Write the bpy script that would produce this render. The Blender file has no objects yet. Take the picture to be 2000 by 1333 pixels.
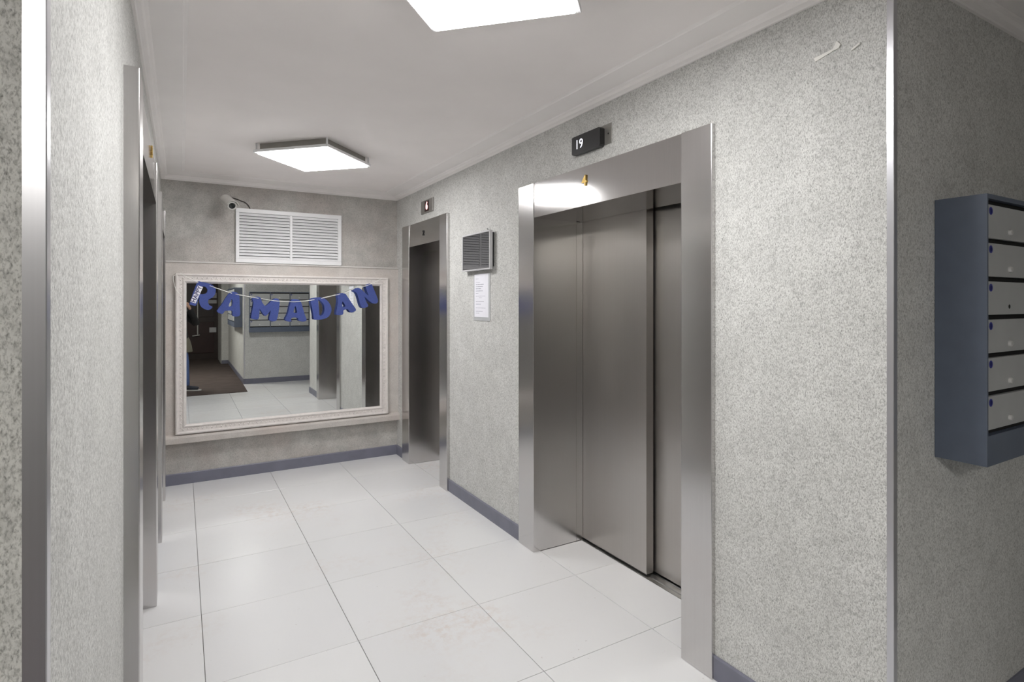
import bpy, bmesh, math, random
from mathutils import Vector, Matrix
random.seed(7)
S = bpy.context.scene
COL = S.collection

# ------------------------------------------------------------------ camera, world, exposure
F_PX, YAW, HORIZON, EYE = 1102.8, math.radians(30.34), 590.1, 1.5
cam = bpy.data.cameras.new('camera'); cam_o = bpy.data.objects.new('camera', cam); COL.objects.link(cam_o)
cam.sensor_fit = 'HORIZONTAL'; cam.sensor_width = 36.0; cam.lens = F_PX * 36.0 / 2000.0
cam.shift_y = -(666.5 - HORIZON) / 2000.0
cam.clip_start = 0.02; cam.clip_end = 60
cam_o.location = (0, 0, EYE); cam_o.rotation_euler = (math.pi / 2, 0, -YAW)
S.camera = cam_o
w = bpy.data.worlds.new('world'); S.world = w; w.use_nodes = True
w.node_tree.nodes['Background'].inputs[0].default_value = (0.02, 0.02, 0.02, 1)
w.node_tree.nodes['Background'].inputs[1].default_value = 1.0
S.view_settings.view_transform = 'Standard'; S.view_settings.look = 'None'
S.view_settings.exposure = 0.0; S.view_settings.gamma = 1.0; S.view_settings.use_curve_mapping = False
S.cycles.use_denoising = True
S.cycles.sample_clamp_indirect = 6.0
S.cycles.blur_glossy = 0.1
S.cycles.max_bounces = 12; S.cycles.diffuse_bounces = 8; S.cycles.glossy_bounces = 6
PANEL_STRENGTH = 32.0      # the two fluorescent panels of the lobby
LAMP_STRENGTH = 68.0       # panel over the entrance vestibule, behind the photographer

# ------------------------------------------------------------------ materials
def new_mat(name):
    m = bpy.data.materials.new(name); m.use_nodes = True
    nt = m.node_tree; b = nt.nodes['Principled BSDF']
    return m, nt, b
def N(nt, t, **kw):
    n = nt.nodes.new(t)
    for k, v in kw.items():
        if k.startswith('i_'): n.inputs[k[2:].replace('_', ' ')].default_value = v
        else: setattr(n, k, v)
    return n
def ramp(nt, src, stops):
    r = nt.nodes.new('ShaderNodeValToRGB'); e = r.color_ramp.elements
    while len(e) < len(stops): e.new(0.5)
    for i, (p, c) in enumerate(stops):
        e[i].position = p; e[i].color = (c if isinstance(c, tuple) else (c, c, c)) + (1,)
    nt.links.new(src, r.inputs[0]); return r.outputs[0]
def mix(nt, fac, a, b, mode='MIX'):
    n = nt.nodes.new('ShaderNodeMix'); n.data_type = 'RGBA'; n.blend_type = mode
    for sock, v in ((n.inputs[0], fac), (n.inputs[6], a), (n.inputs[7], b)):
        if hasattr(v, 'is_linked'): nt.links.new(v, sock)
        elif isinstance(v, (int, float)): sock.default_value = v
        else: sock.default_value = tuple(v) + (1,)
    return n.outputs[2]
def noise(nt, vec, scale, detail=3, rough=0.5, dist=0.0):
    n = nt.nodes.new('ShaderNodeTexNoise'); n.inputs['Scale'].default_value = scale
    n.inputs['Detail'].default_value = detail; n.inputs['Roughness'].default_value = rough
    n.inputs['Distortion'].default_value = dist
    nt.links.new(vec, n.inputs['Vector']); return n.outputs['Fac']
def world_pos(nt, scale=None, rot=None):
    g = nt.nodes.new('ShaderNodeNewGeometry').outputs['Position']
    if scale or rot:
        m = nt.nodes.new('ShaderNodeMapping')
        if scale: m.inputs['Scale'].default_value = scale
        if rot: m.inputs['Rotation'].default_value = rot
        nt.links.new(g, m.inputs['Vector']); return m.outputs[0]
    return g
def bump(nt, b, h, strength, dist):
    n = nt.nodes.new('ShaderNodeBump'); n.inputs['Strength'].default_value = strength
    n.inputs['Distance'].default_value = dist
    nt.links.new(h, n.inputs['Height']); nt.links.new(n.outputs[0], b.inputs['Normal'])

def plain(name, col, rough=0.5, metal=0.0, mottled=0.06, scale=14.0, spec=0.5):
    m, nt, b = new_mat(name)
    f = noise(nt, world_pos(nt), scale, 3)
    lo = tuple(c * (1 - mottled) for c in col); hi = tuple(min(1, c * (1 + mottled)) for c in col)
    nt.links.new(ramp(nt, f, [(0.3, lo), (0.7, hi)]), b.inputs['Base Color'])
    b.inputs['Roughness'].default_value = rough; b.inputs['Metallic'].default_value = metal
    b.inputs['Specular IOR Level'].default_value = spec
    return m
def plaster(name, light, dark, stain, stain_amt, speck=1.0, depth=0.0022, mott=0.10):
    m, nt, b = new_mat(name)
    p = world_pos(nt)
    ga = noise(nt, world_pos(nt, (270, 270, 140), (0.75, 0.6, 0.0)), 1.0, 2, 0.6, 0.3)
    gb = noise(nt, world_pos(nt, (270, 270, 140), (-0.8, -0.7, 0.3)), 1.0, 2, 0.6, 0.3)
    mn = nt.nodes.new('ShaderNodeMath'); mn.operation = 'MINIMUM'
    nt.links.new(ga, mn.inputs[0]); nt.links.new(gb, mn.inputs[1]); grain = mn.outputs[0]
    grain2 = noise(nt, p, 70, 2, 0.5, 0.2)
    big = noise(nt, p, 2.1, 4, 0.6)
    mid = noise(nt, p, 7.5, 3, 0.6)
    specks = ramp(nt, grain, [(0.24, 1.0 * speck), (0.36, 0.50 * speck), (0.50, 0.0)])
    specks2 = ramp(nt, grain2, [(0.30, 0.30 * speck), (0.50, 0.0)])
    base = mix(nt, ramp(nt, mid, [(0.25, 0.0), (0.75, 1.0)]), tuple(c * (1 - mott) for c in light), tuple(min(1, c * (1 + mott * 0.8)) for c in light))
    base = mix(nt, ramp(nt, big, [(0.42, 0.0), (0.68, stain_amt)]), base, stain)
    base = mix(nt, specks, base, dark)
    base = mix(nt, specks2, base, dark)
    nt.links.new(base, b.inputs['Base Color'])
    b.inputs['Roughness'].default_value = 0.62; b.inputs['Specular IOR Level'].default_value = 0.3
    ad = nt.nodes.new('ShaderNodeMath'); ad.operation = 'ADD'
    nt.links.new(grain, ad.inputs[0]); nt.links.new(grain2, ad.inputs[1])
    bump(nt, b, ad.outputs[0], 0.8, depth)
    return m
def brushed(name, col, rough, aniso=0.7, streak=0.10):
    m, nt, b = new_mat(name)
    v = noise(nt, world_pos(nt, (260, 260, 1.2)), 1.0, 2, 0.6)
    cl = noise(nt, world_pos(nt), 3.0, 3)
    c = mix(nt, v, tuple(x * (1 - streak) for x in col), tuple(x * (1 + streak) for x in col))
    c = mix(nt, ramp(nt, cl, [(0.4, 0.0), (0.7, 0.18)]), c, (col[0] * 0.92, col[1] * 0.84, col[2] * 0.80))
    nt.links.new(c, b.inputs['Base Color'])
    b.inputs['Metallic'].default_value = 1.0
    b.inputs['Roughness'].default_value = rough
    b.inputs['Anisotropic'].default_value = aniso
    t = N(nt, 'ShaderNodeTangent', direction_type='RADIAL', axis='Z')
    nt.links.new(t.outputs[0], b.inputs['Tangent'])
    return m
def emitter(name, col, strength):
    m, nt, b = new_mat(name)
    b.inputs['Base Color'].default_value = (0.8, 0.8, 0.8, 1)
    b.inputs['Emission Color'].default_value = col + (1,); b.inputs['Emission Strength'].default_value = strength
    return m

M = {}
M['plaster'] = plaster('speckled_plaster', (0.69, 0.69, 0.67), (0.22, 0.22, 0.21), (0.60, 0.60, 0.57), 0.35)
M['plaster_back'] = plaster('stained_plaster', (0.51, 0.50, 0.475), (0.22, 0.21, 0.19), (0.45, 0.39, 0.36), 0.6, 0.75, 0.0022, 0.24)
M['plaster_pale'] = plaster('rendered_mirror_surround', (0.58, 0.55, 0.52), (0.28, 0.25, 0.23), (0.54, 0.46, 0.42), 0.6, 0.4, 0.001, 0.14)
M['ceiling'] = plain('ceiling_paint', (0.91, 0.87, 0.855), 0.7, 0, 0.02, 3.0, 0.2)
M['crown'] = plain('crown_paint', (0.88, 0.85, 0.835), 0.55, 0, 0.02, 5.0, 0.3)
M['steel'] = brushed('brushed_steel', (0.61, 0.60, 0.595), 0.22, 0.45, 0.05)
M['steel_lintel'] = brushed('brushed_steel_lintel', (0.55, 0.54, 0.535), 0.11, 0.3, 0.05)
M['steel_door'] = brushed('brushed_steel_door', (0.50, 0.48, 0.46), 0.33, 0.6, 0.05)
M['bead'] = brushed('polished_corner_bead', (0.60, 0.60, 0.63), 0.30, 0.3, 0.03)
M['bead'].node_tree.nodes['Principled BSDF'].inputs['Metallic'].default_value = 0.85
M['alu'] = plain('threshold_aluminium', (0.55, 0.55, 0.54), 0.35, 1.0)
M['base'] = plain('skirting_paint', (0.165, 0.168, 0.215), 0.45, 0, 0.08, 9)
M['black'] = plain('black_plastic', (0.012, 0.012, 0.013), 0.35)
M['void'] = plain('dark_shaft', (0.01, 0.01, 0.01), 0.9)
M['white'] = plain('white_enamel', (0.80, 0.80, 0.81), 0.4, 0, 0.02)
M['grout'] = plain('tile_grout', (0.30, 0.29, 0.28), 0.9)
M['frame'] = plain('painted_frame', (0.70, 0.66, 0.635), 0.5, 0, 0.05, 40)
M['ledge'] = plain('pale_ledge_paint', (0.60, 0.58, 0.56), 0.6)
M['brass'] = plain('polished_brass', (0.62, 0.43, 0.14), 0.45, 1.0)
M['mailcase'] = plain('mailbox_case_paint', (0.105, 0.128, 0.175), 0.4, 0, 0.05)
M['maildoor'] = plain('mailbox_door_paint', (0.42, 0.43, 0.43), 0.42, 0, 0.03)
M['chrome'] = plain('lock_chrome', (0.75, 0.75, 0.74), 0.3, 0.5)
M['ink'] = plain('blue_ink', (0.03, 0.035, 0.25), 0.6)
M['felt'] = plain('blue_felt', (0.060, 0.085, 0.265), 0.85, 0, 0.10, 160, 0.2)
M['paper'] = plain('white_paper', (0.82, 0.82, 0.88), 0.6, 0, 0.02)
M['print'] = plain('grey_print', (0.36, 0.36, 0.42), 0.7)
M['navy'] = plain('navy_print', (0.02, 0.02, 0.10), 0.6)
M['string'] = plain('white_string', (0.85, 0.84, 0.80), 0.8)
M['camwhite'] = plain('camera_housing_white', (0.66, 0.65, 0.62), 0.4)
M['lens'] = plain('dark_lens_glass', (0.01, 0.012, 0.012), 0.08)
M['cable'] = plain('dark_cable', (0.035, 0.028, 0.025), 0.6)
M['silver'] = plain('silver_plastic', (0.55, 0.55, 0.56), 0.4)
M['sleeve'] = plain('clear_sleeve', (0.50, 0.51, 0.52), 0.25)
M['plate'] = plain('grey_steel_plate', (0.30, 0.29, 0.27), 0.45, 0.6)
M['mat'] = plain('entrance_mat_pile', (0.085, 0.068, 0.062), 0.95, 0, 0.12, 5, 0.1)
M['door'] = plain('dark_brown_door', (0.035, 0.022, 0.019), 0.4, 0, 0.2, 4)
M['redwood'] = plain('reddish_door_panel', (0.034, 0.013, 0.012), 0.45, 0, 0.2, 4)
M['skin'] = plain('skin', (0.55, 0.33, 0.24), 0.5)
M['jacket'] = plain('dark_jacket_cloth', (0.014, 0.014, 0.016), 0.85)
M['olive'] = plain('olive_cloth', (0.17, 0.16, 0.12), 0.9)
M['jeans'] = plain('blue_denim', (0.08, 0.13, 0.30), 0.85, 0, 0.15, 60)
M['shoe'] = plain('dark_shoe_leather', (0.03, 0.035, 0.05), 0.5)
M['sole'] = plain('pale_shoe_sole', (0.6, 0.6, 0.58), 0.7)
M['hair'] = plain('dark_hair', (0.02, 0.013, 0.01), 0.6)
M['eye'] = plain('eye_dark', (0.03, 0.02, 0.02), 0.2)
M['lip'] = plain('lip', (0.42, 0.18, 0.15), 0.5)
M['tube'] = emitter('panel_diffuser_lit', (1.0, 0.99, 0.985), PANEL_STRENGTH)
M['lamp'] = emitter('lamp_glass_lit', (1.0, 0.975, 0.92), LAMP_STRENGTH)
M['digit_white'] = emitter('display_white', (0.85, 0.85, 1.0), 1.6)
M['digit_red'] = emitter('display_red', (1.0, 0.42, 0.40), 2.2)
M['redglass'] = plain('dark_red_glass', (0.03, 0.004, 0.004), 0.3)
m, nt, b = new_mat('mirror_silver'); M['mirror'] = m
nt.links.new(ramp(nt, noise(nt, world_pos(nt), 2), [(0.2, (0.86, 0.88, 0.865)), (0.8, (0.88, 0.895, 0.88))]), b.inputs['Base Color'])
b.inputs['Metallic'].default_value = 1.0; b.inputs['Roughness'].default_value = 0.0
m, nt, b = new_mat('glossy_screen'); M['screen'] = m
nt.links.new(ramp(nt, noise(nt, world_pos(nt), 4), [(0.3, (0.012, 0.012, 0.014)), (0.7, (0.016, 0.016, 0.018))]), b.inputs['Base Color'])
b.inputs['Roughness'].default_value = 0.03; b.inputs['Specular IOR Level'].default_value = 1.0; b.inputs['IOR'].default_value = 1.75

def tile_material():
    m, nt, b = new_mat('white_stone_tile'); p = world_pos(nt)
    oi = nt.nodes.new('ShaderNodeObjectInfo').outputs['Random']
    base = mix(nt, oi, (0.685, 0.69, 0.70), (0.72, 0.725, 0.73))
    vein = noise(nt, world_pos(nt, (0.7, 2.6, 1), (0, 0, 0.25)), 1.4, 3, 0.5, 0.4)
    base = mix(nt, ramp(nt, vein, [(0.30, 0.05), (0.52, 0.0)]), base, (0.66, 0.66, 0.655))
    s1 = noise(nt, p, 1.3, 2); s2 = noise(nt, p, 21, 5, 0.75); s3 = noise(nt, p, 60, 2, 0.5)
    f = nt.nodes.new('ShaderNodeMath'); f.operation = 'MULTIPLY'
    nt.links.new(ramp(nt, s1, [(0.52, 0.0), (0.70, 1.0)]), f.inputs[0])
    nt.links.new(ramp(nt, s2, [(0.44, 0.0), (0.74, 0.85)]), f.inputs[1])
    base = mix(nt, f.outputs[0], base, (0.60, 0.52, 0.475))
    g = nt.nodes.new('ShaderNodeMath'); g.operation = 'MULTIPLY'
    nt.links.new(ramp(nt, noise(nt, p, 5, 2), [(0.5, 0.0), (0.66, 1.0)]), g.inputs[0])
    nt.links.new(ramp(nt, s3, [(0.70, 0.0), (0.78, 0.7)]), g.inputs[1])
    base = mix(nt, g.outputs[0], base, (0.30, 0.26, 0.24))
    nt.links.new(base, b.inputs['Base Color'])
    nt.links.new(ramp(nt, s2, [(0.3, 0.20), (0.7, 0.27)]), b.inputs['Roughness'])
    b.inputs['Specular IOR Level'].default_value = 0.4
    bump(nt, b, noise(nt, p, 7, 2, 0.5), 0.05, 0.003)
    return m
M['tile'] = tile_material()

# ------------------------------------------------------------------ helpers
def wloc(o):
    v = Vector((0, 0, 0))
    while o: v += o.location; o = o.parent
    return v
def obj(name, bm, mat, parent=None, smooth=False, sharp=35):
    if isinstance(bm, bmesh.types.BMesh):
        bmesh.ops.recalc_face_normals(bm, faces=bm.faces[:]) if smooth is not None else None
        me = bpy.data.meshes.new(name); bm.to_mesh(me); bm.free()
    else: me = bm
    if parent is not None: me.transform(Matrix.Translation(-wloc(parent)))
    me.materials.clear(); me.materials.append(mat)
    if smooth:
        for p in me.polygons: p.use_smooth = True
        try: me.set_sharp_from_angle(angle=math.radians(sharp))
        except Exception: pass
    o = bpy.data.objects.new(name, me); COL.objects.link(o)
    if parent is not None: o.parent = parent
    return o
def share(o, loc, parent=None):
    c = o.copy(); COL.objects.link(c); c.location = loc
    if parent is not None: c.parent = parent
    return c
def thing(name, loc, label, cat, group=None):
    o = bpy.data.objects.new(name, None); COL.objects.link(o); o.location = loc
    o.empty_display_size = 0.1
    o['label'] = label; o['category'] = cat
    if group: o['group'] = group
    return o
def tag(o, label, cat, group=None):
    o['label'] = label; o['category'] = cat
    if group: o['group'] = group
    return o
def struct(name, bm, mat, label=None, smooth=False):
    o = obj(name, bm, mat, None, smooth); o['kind'] = 'structure'
    if label: o['label'] = label
    return o
def BM(): return bmesh.new()
def box(bm, x0, x1, y0, y1, z0, z1, bev=0.0, seg=1):
    x0, x1 = sorted((x0, x1)); y0, y1 = sorted((y0, y1)); z0, z1 = sorted((z0, z1))
    r = bmesh.ops.create_cube(bm, size=1.0)
    vs = r['verts']
    for v in vs:
        v.co = ((x0 + x1) / 2 + v.co.x * (x1 - x0), (y0 + y1) / 2 + v.co.y * (y1 - y0), (z0 + z1) / 2 + v.co.z * (z1 - z0))
    if bev > 0:
        es = list({e for v in vs for e in v.link_edges})
        bmesh.ops.bevel(bm, geom=es, offset=bev, segments=seg, profile=0.5, affect='EDGES')
    return bm
def B(*a, bev=0.0, seg=1): return box(BM(), *a, bev=bev, seg=seg)
def prism(bm, pts, axis, a, b):
    """pts: 2-D outline; axis 'x': (y,z), 'y': (x,z), 'z': (x,y); a/b may be functions of the 2-D point (mitred ends)."""
    fa = a if callable(a) else (lambda p: a); fb = b if callable(b) else (lambda p: b)
    def mk(p, t):
        if axis == 'x': return (t, p[0], p[1])
        if axis == 'y': return (p[0], t, p[1])
        return (p[0], p[1], t)
    A = [bm.verts.new(mk(p, fa(p))) for p in pts]; C = [bm.verts.new(mk(p, fb(p))) for p in pts]
    bm.faces.new(A); bm.faces.new(C[::-1])
    n = len(pts)
    for i in range(n): bm.faces.new((A[i], C[i], C[(i + 1) % n], A[(i + 1) % n]))
    return bm
def tube(bm, pts, r, n=8, cap=True):
    pts = [Vector(p) for p in pts]; rings = []
    rr = r if isinstance(r, (list, tuple)) else [r] * len(pts)
    up = None
    for i, p in enumerate(pts):
        d = (pts[min(i + 1, len(pts) - 1)] - pts[max(i - 1, 0)]).normalized()
        if up is None: up = d.orthogonal().normalized()
        up = (up - d * up.dot(d)).normalized(); q = d.cross(up)
        rings.append([bm.verts.new(p + (up * math.cos(2 * math.pi * k / n) + q * math.sin(2 * math.pi * k / n)) * rr[i]) for k in range(n)])
    for i in range(len(rings) - 1):
        for k in range(n): bm.faces.new((rings[i][k], rings[i][(k + 1) % n], rings[i + 1][(k + 1) % n], rings[i + 1][k]))
    if cap: bm.faces.new(rings[0][::-1]); bm.faces.new(rings[-1])
    return bm
def lathe(bm, prof, origin, axis, n=20):
    """prof: (distance along axis, radius)"""
    o = Vector(origin); d = Vector(axis).normalized(); u = d.orthogonal().normalized(); q = d.cross(u); rings = []
    for t, r in prof:
        r = max(r, 1e-5)
        rings.append([bm.verts.new(o + d * t + (u * math.cos(2 * math.pi * k / n) + q * math.sin(2 * math.pi * k / n)) * r) for k in range(n)])
    for i in range(len(rings) - 1):
        for k in range(n): bm.faces.new((rings[i][k], rings[i][(k + 1) % n], rings[i + 1][(k + 1) % n], rings[i + 1][k]))
    bm.faces.new(rings[0][::-1]); bm.faces.new(rings[-1])
    return bm
def curve_mesh(cu, mtx=Matrix()):
    o = bpy.data.objects.new('curve_source', cu); COL.objects.link(o)
    dg = bpy.context.evaluated_depsgraph_get(); dg.update()
    me = bpy.data.meshes.new_from_object(o.evaluated_get(dg))
    bpy.data.objects.remove(o); bpy.data.curves.remove(cu)
    me.transform(mtx); return me
def text_mesh(s, size, depth, mtx, shear=0.0, bold=0.0):
    cu = bpy.data.curves.new('lettering', 'FONT'); cu.body = s; cu.size = size
    cu.align_x = 'CENTER'; cu.align_y = 'CENTER'; cu.extrude = depth; cu.shear = shear; cu.offset = bold; cu.resolution_u = 3
    return curve_mesh(cu, mtx)
def smooth_loop(pts, k=4):
    out = []; n = len(pts)
    for i in range(n):
        p0, p1, p2, p3 = (Vector(pts[(i + j - 1) % n]) for j in range(4))
        for s in range(k):
            t = s / k
            out.append(0.5 * ((2 * p1) + (p2 - p0) * t + (2 * p0 - 5 * p1 + 4 * p2 - p3) * t * t + (3 * p1 - p0 - 3 * p2 + p3) * t ** 3))
    return out
def outline_mesh(loops, depth, bevel, mtx, k=4):
    cu = bpy.data.curves.new('outline', 'CURVE'); cu.dimensions = '2D'; cu.fill_mode = 'BOTH'
    cu.extrude = depth; cu.bevel_depth = bevel; cu.bevel_resolution = 1
    for lp in loops:
        q = smooth_loop(lp, k); sp = cu.splines.new('POLY'); sp.points.add(len(q) - 1)
        for i, p in enumerate(q): sp.points[i].co = (p[0], p[1], 0, 1)
        sp.use_cyclic_u = True
    return curve_mesh(cu, mtx)
def frame3(o, ex, ey, ez):
    m = Matrix.Identity(4)
    for i, a in enumerate((ex, ey, ez)):
        for j in range(3): m[j][i] = a[j]
    m.translation = Vector(o); return m

# ------------------------------------------------------------------ room dimensions (metres, photographer's lens at 0,0,1.5)
XR, XL, YB = 1.835, -0.145, 5.38          # lobby walls
YCR, YCL = 0.880, 0.890                   # corners where the lobby opens to the hall
ZC, ZK = 2.55, 2.497                      # ceiling, lower edge of the crown
YH, XV = -0.70, 0.98                      # hall wall opposite, vestibule side wall
YV, YD, XJ = -4.60, -6.20, 0.83           # vestibule end, door plane, door jamb
XE, XW = 3.60, -1.60                      # hall ends
T = 0.42                                  # wall thickness

# elevator portals: name-independent table (side, face x, opening y0..y1, trim near, trim far, top z)
EL = dict(
    right_near=('R', 1.814, 1.692, 2.846, 0.160, 0.174, 2.211),
    right_far=('R', 1.808, 4.258, 4.972, 0.148, 0.185, 2.207),
    left_near=('L', -0.105, 2.130, 3.280, 0.154, 0.160, 2.188),
    left_far=('L', -0.105, 4.285, 4.985, 0.155, 0.160, 2.188))

# ------------------------------------------------------------------ structure: floor with tiles
fl = BM(); box(fl, XW - 0.2, XE + 0.2, YD - 0.2, YB + 0.2, -0.12, -0.009)
floor = struct('floor', fl, M['grout'], 'pale grey tiled lobby floor with thin joints')
PX, PY, OX, OY = 0.594, 0.587, 0.082, 1.912
def tile_rect(x0, x1, y0, y1, cache={}):
    key = (round(x1 - x0, 3), round(y1 - y0, 3))
    cx, cy = (x0 + x1) / 2, (y0 + y1) / 2
    if key not in cache:
        g = 0.00125
        cache[key] = obj('tile', B(-key[0] / 2 + g, key[0] / 2 - g, -key[1] / 2 + g, key[1] / 2 - g, -0.0088, 0.0, bev=0.0008), M['tile'], None)
        o = cache[key]; o.parent = floor; o.location = (cx, cy, 0)
    else: share(cache[key], (cx, cy, 0), floor)
def tiles(xa, xb, ya, yb):
    i0 = math.floor((xa - OX) / PX + 1e-6); i1 = math.ceil((xb - OX) / PX - 1e-6)
    j0 = math.floor((ya - OY) / PY + 1e-6); j1 = math.ceil((yb - OY) / PY - 1e-6)
    for i in range(i0, i1):
        for j in range(j0, j1):
            x0, x1 = max(xa, OX + i * PX), min(xb, OX + (i + 1) * PX)
            y0, y1 = max(ya, OY + j * PY), min(yb, OY + (j + 1) * PY)
            if x1 - x0 > 0.01 and y1 - y0 > 0.01: tile_rect(x0, x1, y0, y1)
tiles(-0.466, OX + 3 * PX, YCL, YB)                                     # the lobby
tiles(XW, XE, YH, YCL)                                     # the hall across
for k, (sd, xf, y0, y1, tn, tf, zt) in EL.items():         # tiles running into the lift openings
    if sd == 'R': tiles(OX + 3 * PX, 2.173, y0, y1)
tiles(XW, XV, YV, YH); tiles(-0.9, XJ, YD, YV)                                      # vestibule, under the mat

# walls
def wall_x(name, sd, xw, holes, ya, yb, mat, label):
    bm = BM(); a, b_ = (xw, xw + T) if sd == 'R' else (xw - T, xw)
    ys = ya
    for (h0, h1, hz) in sorted(holes):
        box(bm, a, b_, ys, h0, 0, ZC); box(bm, a, b_, h0, h1, hz, ZC); ys = h1
    box(bm, a, b_, ys, yb, 0, ZC)
    bmesh.ops.remove_doubles(bm, verts=bm.verts[:], dist=1e-5)
    return struct(name, bm, mat, label)
hr = [(EL[k][2] - EL[k][4], EL[k][3] + EL[k][5], EL[k][6]) for k in ('right_near', 'right_far')]
hl = [(EL[k][2] - EL[k][4], EL[k][3] + EL[k][5], EL[k][6]) for k in ('left_near', 'left_far')]
wall_x('wall_right', 'R', XR, hr, YCR, YB, M['plaster'], 'speckled grey plaster wall with two lift openings')
wall_x('wall_left', 'L', XL, hl, YCL, YB, M['plaster'], 'speckled grey plaster wall at the left edge')
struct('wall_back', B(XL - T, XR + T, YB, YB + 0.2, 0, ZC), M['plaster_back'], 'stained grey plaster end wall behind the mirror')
struct('wall_hall_right', B(XR + T, XE, YCR, YCR + T, 0, ZC), M['plaster'], 'shaded plaster wall behind the mailboxes')
struct('wall_hall_left', B(XW, XL - T, YCL, YCL + T, 0, ZC), M['plaster'], 'rough plaster wall at the left edge of the hall')
struct('wall_opposite', B(XV, XE, YH - 0.3, YH, 0, ZC), M['plaster'], 'plaster wall opposite, seen in the mirror')
struct('wall_vestibule', B(XV, XV + 0.3, YV, YH - 0.3, 0, ZC), M['plaster'], 'vestibule side wall seen in the mirror')
vw = BM(); box(vw, XJ, XV + 0.3, YV - 0.2, YV, 0, ZC); box(vw, XJ, XJ + 0.2, YD, YV - 0.2, 0, ZC)
box(vw, XW - 0.2, -0.9, YV - 0.2, YV, 0, ZC); box(vw, -1.1, -0.9, YD, YV - 0.2, 0, ZC)
struct('wall_entrance', vw, M['plaster'], 'plaster wall around the entrance door')
struct('wall_hall_end', B(XE, XE + 0.2, YH - 0.3, YCR + T, 0, ZC), M['plaster'], 'far end wall of the hall')
struct('wall_street', B(XW - 0.2, XW, YV, YCL + T, 0, ZC), M['plaster'], 'left end wall of the hall')
struct('wall_door_side', B(-1.1, XJ + 0.2, YD - 0.2, YD, 0, ZC), M['door'], 'dark wall around the entrance door')
struct('ceiling', B(XW - 0.2, XE + 0.2, YD - 0.2, YB + 0.2, ZC, ZC + 0.1), M['ceiling'], 'white painted ceiling')

# baseboards
BH, BT = 0.093, 0.010
def base_x(name, sd, xw, spans):
    bm = BM()
    for y0, y1 in spans:
        s = -1 if sd == 'R' else 1
        pr = [(xw, 0), (xw + s * BT, 0), (xw + s * BT, BH - 0.006), (xw + s * (BT - 0.005), BH), (xw, BH)]
        prism(bm, pr, 'y', y0, y1)
    return struct(name, bm, M['base'], 'dark blue grey skirting')
base_x('baseboard_right', 'R', XR, [(YCR - BT, hr[0][0]), (hr[0][1], hr[1][0]), (hr[1][1], YB)])
base_x('baseboard_left', 'L', XL, [(YCL - BT, hl[0][0]), (hl[0][1], hl[1][0]), (hl[1][1], YB)])
def base_y(name, yw, s, x0, x1):
    pr = [(yw, 0), (yw + s * BT, 0), (yw + s * BT, BH - 0.006), (yw + s * (BT - 0.005), BH), (yw, BH)]
    return struct(name, prism(BM(), pr, 'x', x0, x1), M['base'], 'dark blue grey skirting')
base_y('baseboard_back', YB, -1, XL + BT, XR - BT)
base_y('baseboard_hall_right', YCR, -1, XR, XE)
base_y('baseboard_hall_left', YCL, -1, XW, XL)
base_y('baseboard_opposite', YH, 1, XV, XE)
base_x('baseboard_vestibule', 'R', XV, [(YV, YH)])
base_y('baseboard_entrance', YV, 1, XJ, XV - BT)

# crown moulding, mitred round the corners
CP = [(0, ZK), (0.010, ZK), (0.014, ZK + 0.004), (0.028, ZK + 0.010), (0.034, ZK + 0.022), (0.042, ZK + 0.026), (0.046, ZK + 0.032),
      (0.150, ZK + 0.045), (0.154, ZK + 0.049), (0.166, ZC), (0, ZC)]
cr = BM()
prism(cr, [(XR - o, z) for o, z in CP], 'y', lambda p: YCR - (XR - p[0]), lambda p: YB - (XR - p[0]))
prism(cr, [(YB - o, z) for o, z in CP], 'x', lambda p: XL + (YB - p[0]), lambda p: XR - (YB - p[0]))
prism(cr, [(XL + o, z) for o, z in CP], 'y', lambda p: YCL - (p[0] - XL), lambda p: YB - (p[0] - XL))
prism(cr, [(YCR - o, z) for o, z in CP], 'x', lambda p: XR - (YCR - p[0]), XE)
prism(cr, [(YCL - o, z) for o, z in CP], 'x', XW, lambda p: XL + (YCL - p[0]))
struct('trim_1', cr, M['crown'], 'white crown moulding', smooth=False)

# polished corner beads on the two lobby corners and on the hall corner seen in the mirror
def bead(name, x, y, sx, sy, lab, wx=0.0215, wy=0.020):
    t = 0.0022
    pts = [(x, y), (x + sx * wx, y), (x + sx * wx, y - sy * 0 + sy * -t), (x - sx * t * 0.0, y + sy * -t)]
    bm = BM()
    prism(bm, [(x + sx * wx, y), (x + sx * wx, y - sy * t), (x - sx * t * 0.4, y - sy * t), (x - sx * t, y - sy * t * 0.4),
               (x - sx * t, y + sy * wy), (x, y + sy * wy), (x, y)], 'z', 0.0, ZK)
    return struct(name, bm, M['bead'], lab)
bead('trim_2', XR, YCR, 1, 1, 'bright metal corner strip beside the mailboxes', 0.018, 0.0175)
bead('trim_3', XL, YCL, -1, 1, 'bright metal corner strip at the left edge')
bead('trim_4', XV, YH, 1, -1, 'pale corner strip seen in the mirror', 0.02, 0.02)

# rendered surround that carries the mirror
sur = BM()
box(sur, XL, XR, 5.345, YB, 0.41, 1.822)
struct('trim_5', sur, M['plaster_pale'], 'pale rendered panel behind the mirror')
struct('trim_6', prism(BM(), [(YB, 0.338), (5.318, 0.346), (5.302, 0.352), (5.300, 0.395), (5.306, 0.410), (5.345, 0.420), (YB, 0.420)], 'x', XL, XR), M['plaster_pale'], 'pale sill below the mirror')
struct('trim_7', prism(BM(), [(YB, 1.822), (5.338, 1.822), (5.336, 1.826), (5.340, 1.833), (YB, 1.837)], 'x', XL, XR), M['ledge'], 'thin ledge above the mirror')

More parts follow.
